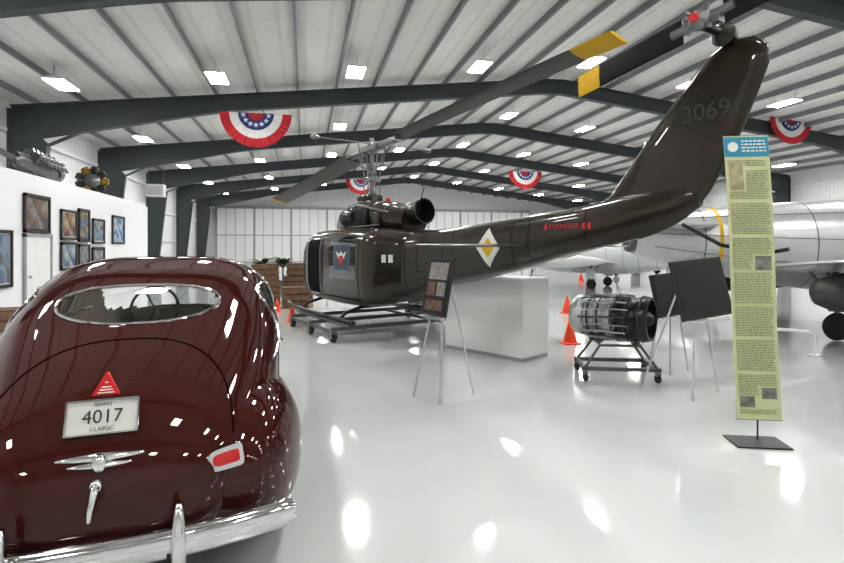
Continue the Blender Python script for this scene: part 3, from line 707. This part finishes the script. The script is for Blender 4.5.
# ------------------------------------------------------------ easels
def easel(loc,rz,h,bw,bh,bz,label,blabel,legs,turn=0.0,tilt=-12,roll=0.0,prints=()):
    r=root('easel',loc,rz,label,'easel','display easels')
    for nm,q in legs: MB().tube((q[0]*.08,q[1]*.08,h),(q[0],q[1],.0),.013,n=8).obj('leg',M['aluleg'],r)
    T=Matrix.Rotation(turn,3,'Z')@Matrix.Rotation(math.radians(tilt),3,'X')@Matrix.Rotation(roll,3,'Y')
    Z=Matrix.Rotation(turn,3,'Z')
    MB().box(Vector((0,0,bz-bh/2-.02))+Z@Vector((0,-.15,0)),(bw*.8,.10,.02),Z).obj('ledge',M['aluleg'],r)
    p=root('display_board',r.location,rz,blabel,'display board','display boards')
    ctr=Vector((0,0,bz))+Z@Vector((0,-.09,0))
    MB().box(ctr,(bw,.03,bh),T).obj('frame',M['frame'],p)
    MB().box(ctr+T@Vector((0,-.018,0)),(bw-.05,.006,bh-.05),T).obj('panel',M['board'],p)
    for (u,v,ww,hh,m) in prints: MB().box(ctr+T@Vector((u,-.023,v)),(ww,.004,hh),T).obj('print',M[m],p)
    return r
easel(C(.26,6.1),rotz(0,1),1.62,.46,.68,1.32,'aluminium tripod easel with narrow dark poster','black framed poster with pictures resting on tripod easel',[('l',(-.36,.10)),('l',(.36,.14)),('l',(-.06,-.22))],turn=-.95,prints=((0,.18,.34,.20,'posterB'),(-.09,-.03,.15,.16,'posterA'),(.09,-.03,.15,.16,'posterB'),(0,-.22,.32,.12,'posterA')))
easel(C(3.28,6.25),rotz(0,1),1.66,.80,.70,1.29,'white legged easel holding a black board','wide black board resting on tripod easel',[('l',(-.15,-.25)),('l',(.36,.14)),('l',(-.42,.5))],turn=.35,roll=-.08)
easel(C(3.56,7.45),rotz(0,1),1.55,.80,.60,1.12,'white legged easel holding a second black board','black board tilted on tripod easel beside engine',[('l',(-.18,.3)),('l',(.3,.1)),('l',(-.1,-.2))],turn=.35,roll=-.08)
# ------------------------------------------------------------ banner
ban=root('banner_stand',C(3.04,4.72),rotz(.12,1),'tall pale yellow printed banner with blue header on black base','banner')
def BN(u,z,o=0): return Vector((-.13*(z-.2)/2.6+u*1.06+.03,.0-o+.02*sin(z*2.2),z))
def bstrip(u0,u1,z0,z1,mb,o,mi=0,n=1):
    for i in range(n):
        a0=z0+(z1-z0)*i/n;a1=z0+(z1-z0)*(i+1)/n
        mb.add([BN(u0,a0,o),BN(u1,a0,o),BN(u1,a1,o),BN(u0,a1,o)],[(0,1,2,3)],mi)
bb=MB(); bb.loft([[BN(-.18,z_,0),BN(.18,z_,0),BN(.18,z_,-.004),BN(-.18,z_,-.004)] for z_ in [.21+2.58*i/30 for i in range(31)]]); bb.obj('fabric',M['banner'],ban)
bb=MB(); bb.loft([[BN(-.178,z_,.003),BN(.178,z_,.003),BN(.178,z_,.001),BN(-.178,z_,.001)] for z_ in (2.60,2.69,2.78)]); bb.obj('header',M['bannerblue'],ban)
bb=MB(); cc=BN(-.11,2.69,.006); bb.prism([cc+Vector((.045*cos(2*pi*k/20),0,.045*sin(2*pi*k/20))) for k in range(20)],(0,.002,0))
bb.obj('header_emblem',M['marking'],ban)
bb=MB()
for z_,u0 in((2.735,-.04),(2.705,-.04),(2.675,-.04),(2.645,-.04)):
    u=u0
    while u<.14:
        w_=random.uniform(.015,.035); bstrip(u,min(u+w_,.155),z_,z_+.013,bb,.006); u+=w_+.009
o_=bb.obj('header_text',M['marking'],ban,recalc=False); o_['kind']='stuff'
bb=MB(); z=2.56
while z>.26:
    if int(z*100)%31>2:
        u=-.155
        if 2.28<z<2.56: u=-.02
        if .31<z<.43: u=-.01
        umax=.155
        if 1.56<z<1.71: umax=.0
        if .39<z<.51: umax=.01; u=-.155
        if .30<z<.43: u=.5
        while u<umax-.02:
            w_=random.uniform(.015,.05); bstrip(u,min(u+w_,umax),z,z+.0055,bb,.003); u+=w_+.007
    z-=.0150
o_=bb.obj('printed_text',M['text'],ban,recalc=False); o_['kind']='stuff'
for q,mm_ in(((.02,.15,1.57,1.70),'photo'),((-.155,-.04,2.30,2.55),'map'),((-.15,-.03,.32,.42),'photo'),((.03,.15,.40,.50),'photo')):
    bb=MB(); bstrip(*q,bb,.0035); bb.obj('printed_photo',M[mm_],ban,recalc=False)
MB().box((.0,0,.008),(.46,.30,.015)).obj('base',M['frame'],ban,bevel=.004)
b=MB(); b.path([(0.03,.05,.01),(.03,.05,.2),BN(0,1.5,-.04),BN(0,2.8,-.02)],.008); b.path([BN(-.18,2.79,-.012),BN(.18,2.79,-.012)],.008); b.path([BN(-.18,.21,-.012),BN(.18,.21,-.012)],.008); b.obj('pole',M['frame'],ban)
# ------------------------------------------------------------ cones
cn=None
for px,d,k in((570,9.6,1),(567,14.0,1),(292,12.6,.85),(277,14.3,.8),(581,27,1)):
    loc=C((px-422)/F*d,d)
    if cn is None:
        cn=root('traffic_cone',loc,0,'orange traffic cone standing on glossy floor','traffic cone','traffic cones')
        MB().lathe([(.14,.02),(.125,.03),(.02,.45),(.012,.455)],n=24).obj('cone_body',M['orange'],cn)
        MB().box((0,0,.0125),(.30,.30,.025)).obj('base',M['orange'],cn,bevel=.008)
    else:
        n=copy_tree(cn,loc=loc); n.scale=(k,)*3
# ------------------------------------------------------------ jets
def jet(loc,rz,label,m,scale=1.0,stripe=None,wo=0.0,tank=False):
    r=root('jet_aircraft',loc,rz,label,'aircraft'); r.scale=(scale,)*3
    jt=[(-5.5,.36,.38,1.88),(-5.0,.46,.50,1.85),(-3.5,.68,.74,1.75),(-1,.86,.94,1.66),(1.5,.86,.92,1.66),(3,.68,.74,1.66),(4,.50,.54,1.66),(4.7,.30,.36,1.64),(5.1,.08,.10,1.62)]
    b=MB(); rg=[]; y=-5.5
    while y<=5.1:
        w,h,zc=interp(jt,y); rg.append([Vector((w*cos(2*pi*k/40),y,zc+h*sin(2*pi*k/40))) for k in range(40)]); y+=.15
    b.loft(rg).obj('fuselage',m,r,ang=60)
    b=MB(); b.lathe([(.35,0),(.33,-.12),(.2,.3),(.05,.4)],(0,-5.5,1.88),(0,1,0),24); b.obj('exhaust_nozzle',M['castor'],r)
    b=MB(); b.ball((0,2.2,2.42),1,14,0,(.36,1.25,.42)); b.obj('canopy',M['dkglass'],r)
    for s in(1,-1):
        b=MB(); rg=[]
        for x,yl,yt,th,z in((.5,1.3,-1.3,.22,1.25),(2.5,.7,-1.3,.15,1.40),(5.2,-.1,-1.3,.09,1.56),(5.35,-.3,-1.2,.03,1.58)):
            c_=(yl+yt)/2+wo; hc_=(yl-yt)/2
            rg.append([Vector((s*x,c_+hc_*cos(2*pi*k/20),z+th/2*sin(2*pi*k/20))) for k in range(20)])
        b.loft(rg).obj('wing',m,r)
        if not tank:
            b=MB(); b.lathe([(.02,-1.9),(.16,-1.4),(.26,-.6),(.27,.3),(.2,1.1),(.02,1.7)],(s*5.45,-.5+wo,1.5),(0,1,0),20); b.obj('tip_tank',m,r)
        b=MB(); rg=[]
        for x,yl,yt,th in((.3,-4.0,-5.2,.10),(1.9,-4.6,-5.3,.05)):
            rg.append([Vector((s*x,(yl+yt)/2+(yl-yt)/2*cos(2*pi*k/14),2.05+th/2*sin(2*pi*k/14))) for k in range(14)])
        b.loft(rg).obj('tailplane',m,r)
        b=MB(); rg=[]
        for y,ww,hh in((1.9,.20,.34),(1.2,.30,.42),(-.5,.22,.40),(-1.6,.05,.2)):
            rg.append([Vector((s*(.78+ww*.5*cos(2*pi*k/20)),y,1.62+hh*sin(2*pi*k/20))) for k in range(20)])
        b.loft(rg).obj('air_intake',m,r)
        MB().path([Vector((s*(.78+.11*cos(2*pi*k/20)),1.91,1.62+.33*sin(2*pi*k/20))) for k in range(20)],.02,6,closed=True).obj('intake_lip',M['black'],r)
        gy=-.3+wo
        b=MB(); b.tube((s*1.25,gy,1.35),(s*1.3,gy,.26),.05); b.tube((s*1.25,gy+.1,1.0),(s*.7,gy+.1,1.25),.03); b.tube((s*1.25,gy,.7),(s*1.05,gy-.35,1.25),.025); b.obj('landing_gear_strut',M['greymetal'],r)
        MB().box((s*1.42,gy,.78),(.02,.45,.5)).obj('gear_door',M['engdark'] if tank else m,r)
        MB().lathe([(.10,-.08),(.21,-.08),(.25,0),(.21,.08),(.10,.08)],(s*1.3,gy,.25),(1,0,0),24).obj('landing_gear_wheel',M['black'],r)
        if tank:
            MB().lathe([(.02,-.45),(.20,-.34),(.30,-.10),(.33,.3),(.33,1.0),(.24,1.6),(.02,2.1)],(s*2.2,gy-.55,.92),(0,1,0),28).obj('drop_tank',M['engdark'],r,ang=60)
            MB().box((s*2.2,gy+.1,1.28),(.06,.8,.2)).obj('tank_pylon',m,r)
    b=MB(); b.prism([(-.03,-3.6,2.2),(-.03,-5.4,2.1),(-.03,-5.5,3.2),(-.03,-4.9,3.2)],(.06,0,0)); b.obj('tail_fin',m,r,bevel=.02)
    b=MB(); b.tube((0,3.4,1.2),(0,3.55,.28),.045); b.tube((0,3.0,1.2),(0,3.5,.6),.025); b.obj('nose_gear_strut',M['greymetal'],r)
    MB().lathe([(.1,-.06),(.2,-.06),(.24,0),(.2,.06),(.1,.06)],(0,3.55,.24),(1,0,0),20).obj('nose_gear_wheel',M['black'],r)
    def ringat(y,wd_,m_,nm):
        q=[]
        for yy in(y,y+wd_):
            w,h,zc=interp(jt,yy); q.append([Vector(((w+.006)*cos(2*pi*k/40),yy,zc+(h+.006)*sin(2*pi*k/40))) for k in range(40)])
        MB().loft(q,caps=False).obj(nm,m_,r,recalc=False)
    if stripe is not None: ringat(stripe,.07,M['yellow'],'fuselage_stripe')
    for yy in(-4.3,-3.2,-2.4,-1.7,-.9,.9): ringat(yy,.02,M['castor'],'panel_line')
    if tank:
        for t_ in(.12,-.45,.75):
            pts=[]
            for i in range(20):
                yy=-5.2+.25*i; w,h,zc=interp(jt,yy); pts.append(Vector(((w+.003)*cos(t_),yy,zc+(h+.003)*sin(t_))))
            MB().path(pts,.007,5).obj('panel_line',M['castor'],r)
    return r
jet(C(10.6,11.0),rotz(1,-.10),'bare silver jet with yellow stripe and lowered landing gear',M['silver'],1.08,-4.05,-2.1,True)
jet(C(7.6,23.0),rotz(-.8,.6),'pale grey jet parked further inside the hangar',M['jetwhite'],.85)
jet(C(15.5,33.0),rotz(-.9,-.2),'white jet parked near far wall of hangar',M['white'],1.0)
rl=root('barrier_rail',C(5.9,8.5),rotz(0,1),'white pipe barrier rail on floor beside jet','barrier')
b=MB(); b.path([(-.45,0,.02),(-.45,0,.40),(-.40,0,.46),(.40,0,.40),(.50,0,.34),(.51,0,.02)],.028,10); b.obj('rail',M['white'],rl)
for x_ in(-.45,.51): MB().lathe([(.09,0),(.09,.02)],(x_,0,0),(0,0,1),16).obj('foot_plate',M['white'],rl)
# ------------------------------------------------------------ crates, plants, etc
def crate(px,d,w,dp,h,z0=0,m='wood',rz=0.1):
    r=root('wooden_crate',C((px-422)/F*d,d,z0),rz,'slatted brown wooden crate stacked near helicopter nose','crate','wooden crates')
    b=MB(); b.box((0,0,h/2),(w-.04,dp-.04,h-.0)); b.obj('panel',M[m],r)
    n=max(2,int(h/.16))
    for i in range(n):
        for sy in(-1,1): MB().box((0,sy*(dp/2-.012),(i+.5)*h/n),(w,.03,h/n*.72)).obj('slat',M['woodlt'],r)
crate(265,16.2,.9,.7,.75);crate(295,15.4,.75,.6,.6);crate(265,16.2,.8,.6,.5,.75,'wood',.15);crate(298,16.9,.9,.7,.85,.0,'wood',.1);crate(241,18.2,1.0,.8,.9);crate(297,16.9,.6,.5,.4,.85,'wood',.2)
crate(8,11.2,.8,.8,.45,0,'wood',.3)
for px,d in((262,20.6),(283,22.6)):
    r=root('potted_palm',C((px-422)/F*d,d),0,'green leafy artificial palm in dark pot','plant','potted palms')
    MB().lathe([(.16,0),(.22,.3),(.22,.33),(.18,.33)],n=20).obj('pot',M['castor'],r)
    b=MB(); b.tube((0,0,.3),(0,0,1.0),.03)
    for k in range(34):
        t=random.uniform(0,6.28); l=random.uniform(.4,.8); h=random.uniform(.5,1.3); pts=[Vector((cos(t)*l*s,sin(t)*l*s,.85+h*s-.6*h*s*s*1.1)) for s in (0,.25,.5,.75,1)]
        sd_=Vector((-sin(t),cos(t),0))
        for a0,a1,w0,w1 in zip(pts[:-1],pts[1:],(.02,.09,.10,.06),(.09,.10,.06,.005)):
            b.add([a0-sd_*w0,a0+sd_*w0,a1+sd_*w1,a1-sd_*w1],[(0,1,2,3)])
    b.obj('foliage',M['leaf'],r,recalc=False)
ht_=root('unit_heater',(XL+2.3,32.3,5.0),0,'white box unit heater hung from roof near steel column','heater')
MB().box((0,0,0),(.95,.6,.70)).obj('housing',M['fix'],ht_,bevel=.03)
for i in range(5): MB().box((0,-.31,-.20+.09*i),(.80,.02,.03)).obj('louver',M['redflat' if i==0 else 'trimgrey'],ht_)
for s_ in(-.4,.4): MB().tube((s_,0,.35),(s_,0,2.15),.012).obj('hanger',M['purlin'],ht_)
# mezzanine exhibits
re=root('radial_engine',(-8.3,23.2,ZP+.12),.4,'dull yellow and grey radial engine displayed on mezzanine','engine')
b=MB(); b.lathe([(.2,-.3),(.28,-.2),(.28,.15),(.16,.3),(.05,.4)],(0,0,.70),(0,-1,0),20); b.obj('crankcase',M['greymetal'],re)
for k in range(9):
    t=2*pi*k/9; dr=Vector((cos(t),0,sin(t)))
    MB().lathe([(.09,.25)]+[((.15 if i%2 else .11),.3+.025*i) for i in range(10)]+[(.1,.58)],(0,0,.70),dr,12).obj('cylinder',M['castor'] if k%3 else M['dullyel'],re)
MB().path([(.45*cos(2*pi*k/30),.05,.70+.45*sin(2*pi*k/30)) for k in range(30)],.06,8,closed=True).obj('exhaust_ring',M['dullyel'],re)
b=MB(); b.box((0,.2,.04),(.9,.7,.08)); b.tube((-.35,.2,.06),(0,.1,.6),.03); b.tube((.35,.2,.06),(0,.1,.6),.03)
b.obj('stand',M['castor'],re)
fl=root('inline_aircraft_engine',(-8.3,18.9,ZP+.12),.05,'long grey inline aircraft engine with propeller displayed on mezzanine','engine'); fl.scale=(.85,)*3
b=MB(); b.box((0,0,.62),(.45,2.6,.4)); b.lathe([(.25,-1.3),(.22,-1.5),(.12,-1.75),(.1,-1.9)],(0,0,.66),(0,1,0),20); b.obj('crankcase',M['engdark'],fl,bevel=.05)
for s in(-1,1):
    b=MB(); b.box((s*.28,.1,.95),(.24,2.2,.34),Matrix.Rotation(s*.5,3,'Y')); b.obj('cylinder_bank',M['engdark'],fl,bevel=.04)
    for k in range(6):
        MB().path([(s*.36,-.8+.36*k,.85),(s*.55,-.8+.36*k,.8),(s*.6,-.75+.36*k,.65)],.05,8).obj('exhaust_stub',M['greymetal' if k%2 else 'castor'],fl)
        MB().path([(s*.2,-.75+.36*k,1.1),(s*.1,-.7+.36*k,1.28),(0,-.6+.36*k,1.15)],.03,6).obj('intake_pipe',M['greymetal'],fl)
        MB().path([(s*.45,-.9+.36*k,.98),(s*.48,-.7+.36*k,1.02),(s*.44,-.6+.36*k,.92)],.018,6).obj('ignition_lead',M['silver'],fl)
b=MB(); b.lathe([(.3,0),(.34,.1),(.34,.3),(.2,.4)],(0,1.3,.66),(0,1,0),24); b.obj('supercharger',M['greymetal'],fl)
for sg in(1,-1):
    b=MB(); blade([Vector((.05,-1.85,.72))+Vector((sg*(.1+1.5*i/6)*-.6,sg*(.1+1.5*i/6)*-.35,sg*(.1+1.5*i/6)*.36)) for i in range(7)],.20,Vector((.6,.1,.8)).normalized(),.04,b); b.obj('propeller_blade',M['castor'],fl)
b=MB()
for yy in(-.9,.9): b.box((0,yy,.05),(1.0,.12,.10)); b.tube((-.4,yy,.1),(-.15,yy,.5),.03); b.tube((.4,yy,.1),(.15,yy,.5),.03)
b.box((0,0,.05),(.12,2.0,.08)); b.obj('cradle',M['castor'],fl)
# ------------------------------------------------------------ camera / world
cam=bpy.data.cameras.new('camera'); co=bpy.data.objects.new('camera',cam); scene.collection.objects.link(co)
co.location=(0,0,CH); co.rotation_euler=(pi/2,0,-TH); cam.sensor_width=36; cam.lens=F/844*36
cam.shift_y=-(563/2-HZ)/844; cam.clip_end=300; cam.clip_start=.05
scene.camera=co
w=bpy.data.worlds.new('world'); scene.world=w; w.use_nodes=True
w.node_tree.nodes['Background'].inputs[0].default_value=(.8,.85,.9,1); w.node_tree.nodes['Background'].inputs[1].default_value=.5
scene.view_settings.view_transform='Standard'; scene.view_settings.exposure=0.22
try: scene.view_settings.look='Medium High Contrast'
except Exception as e: print('look',e)
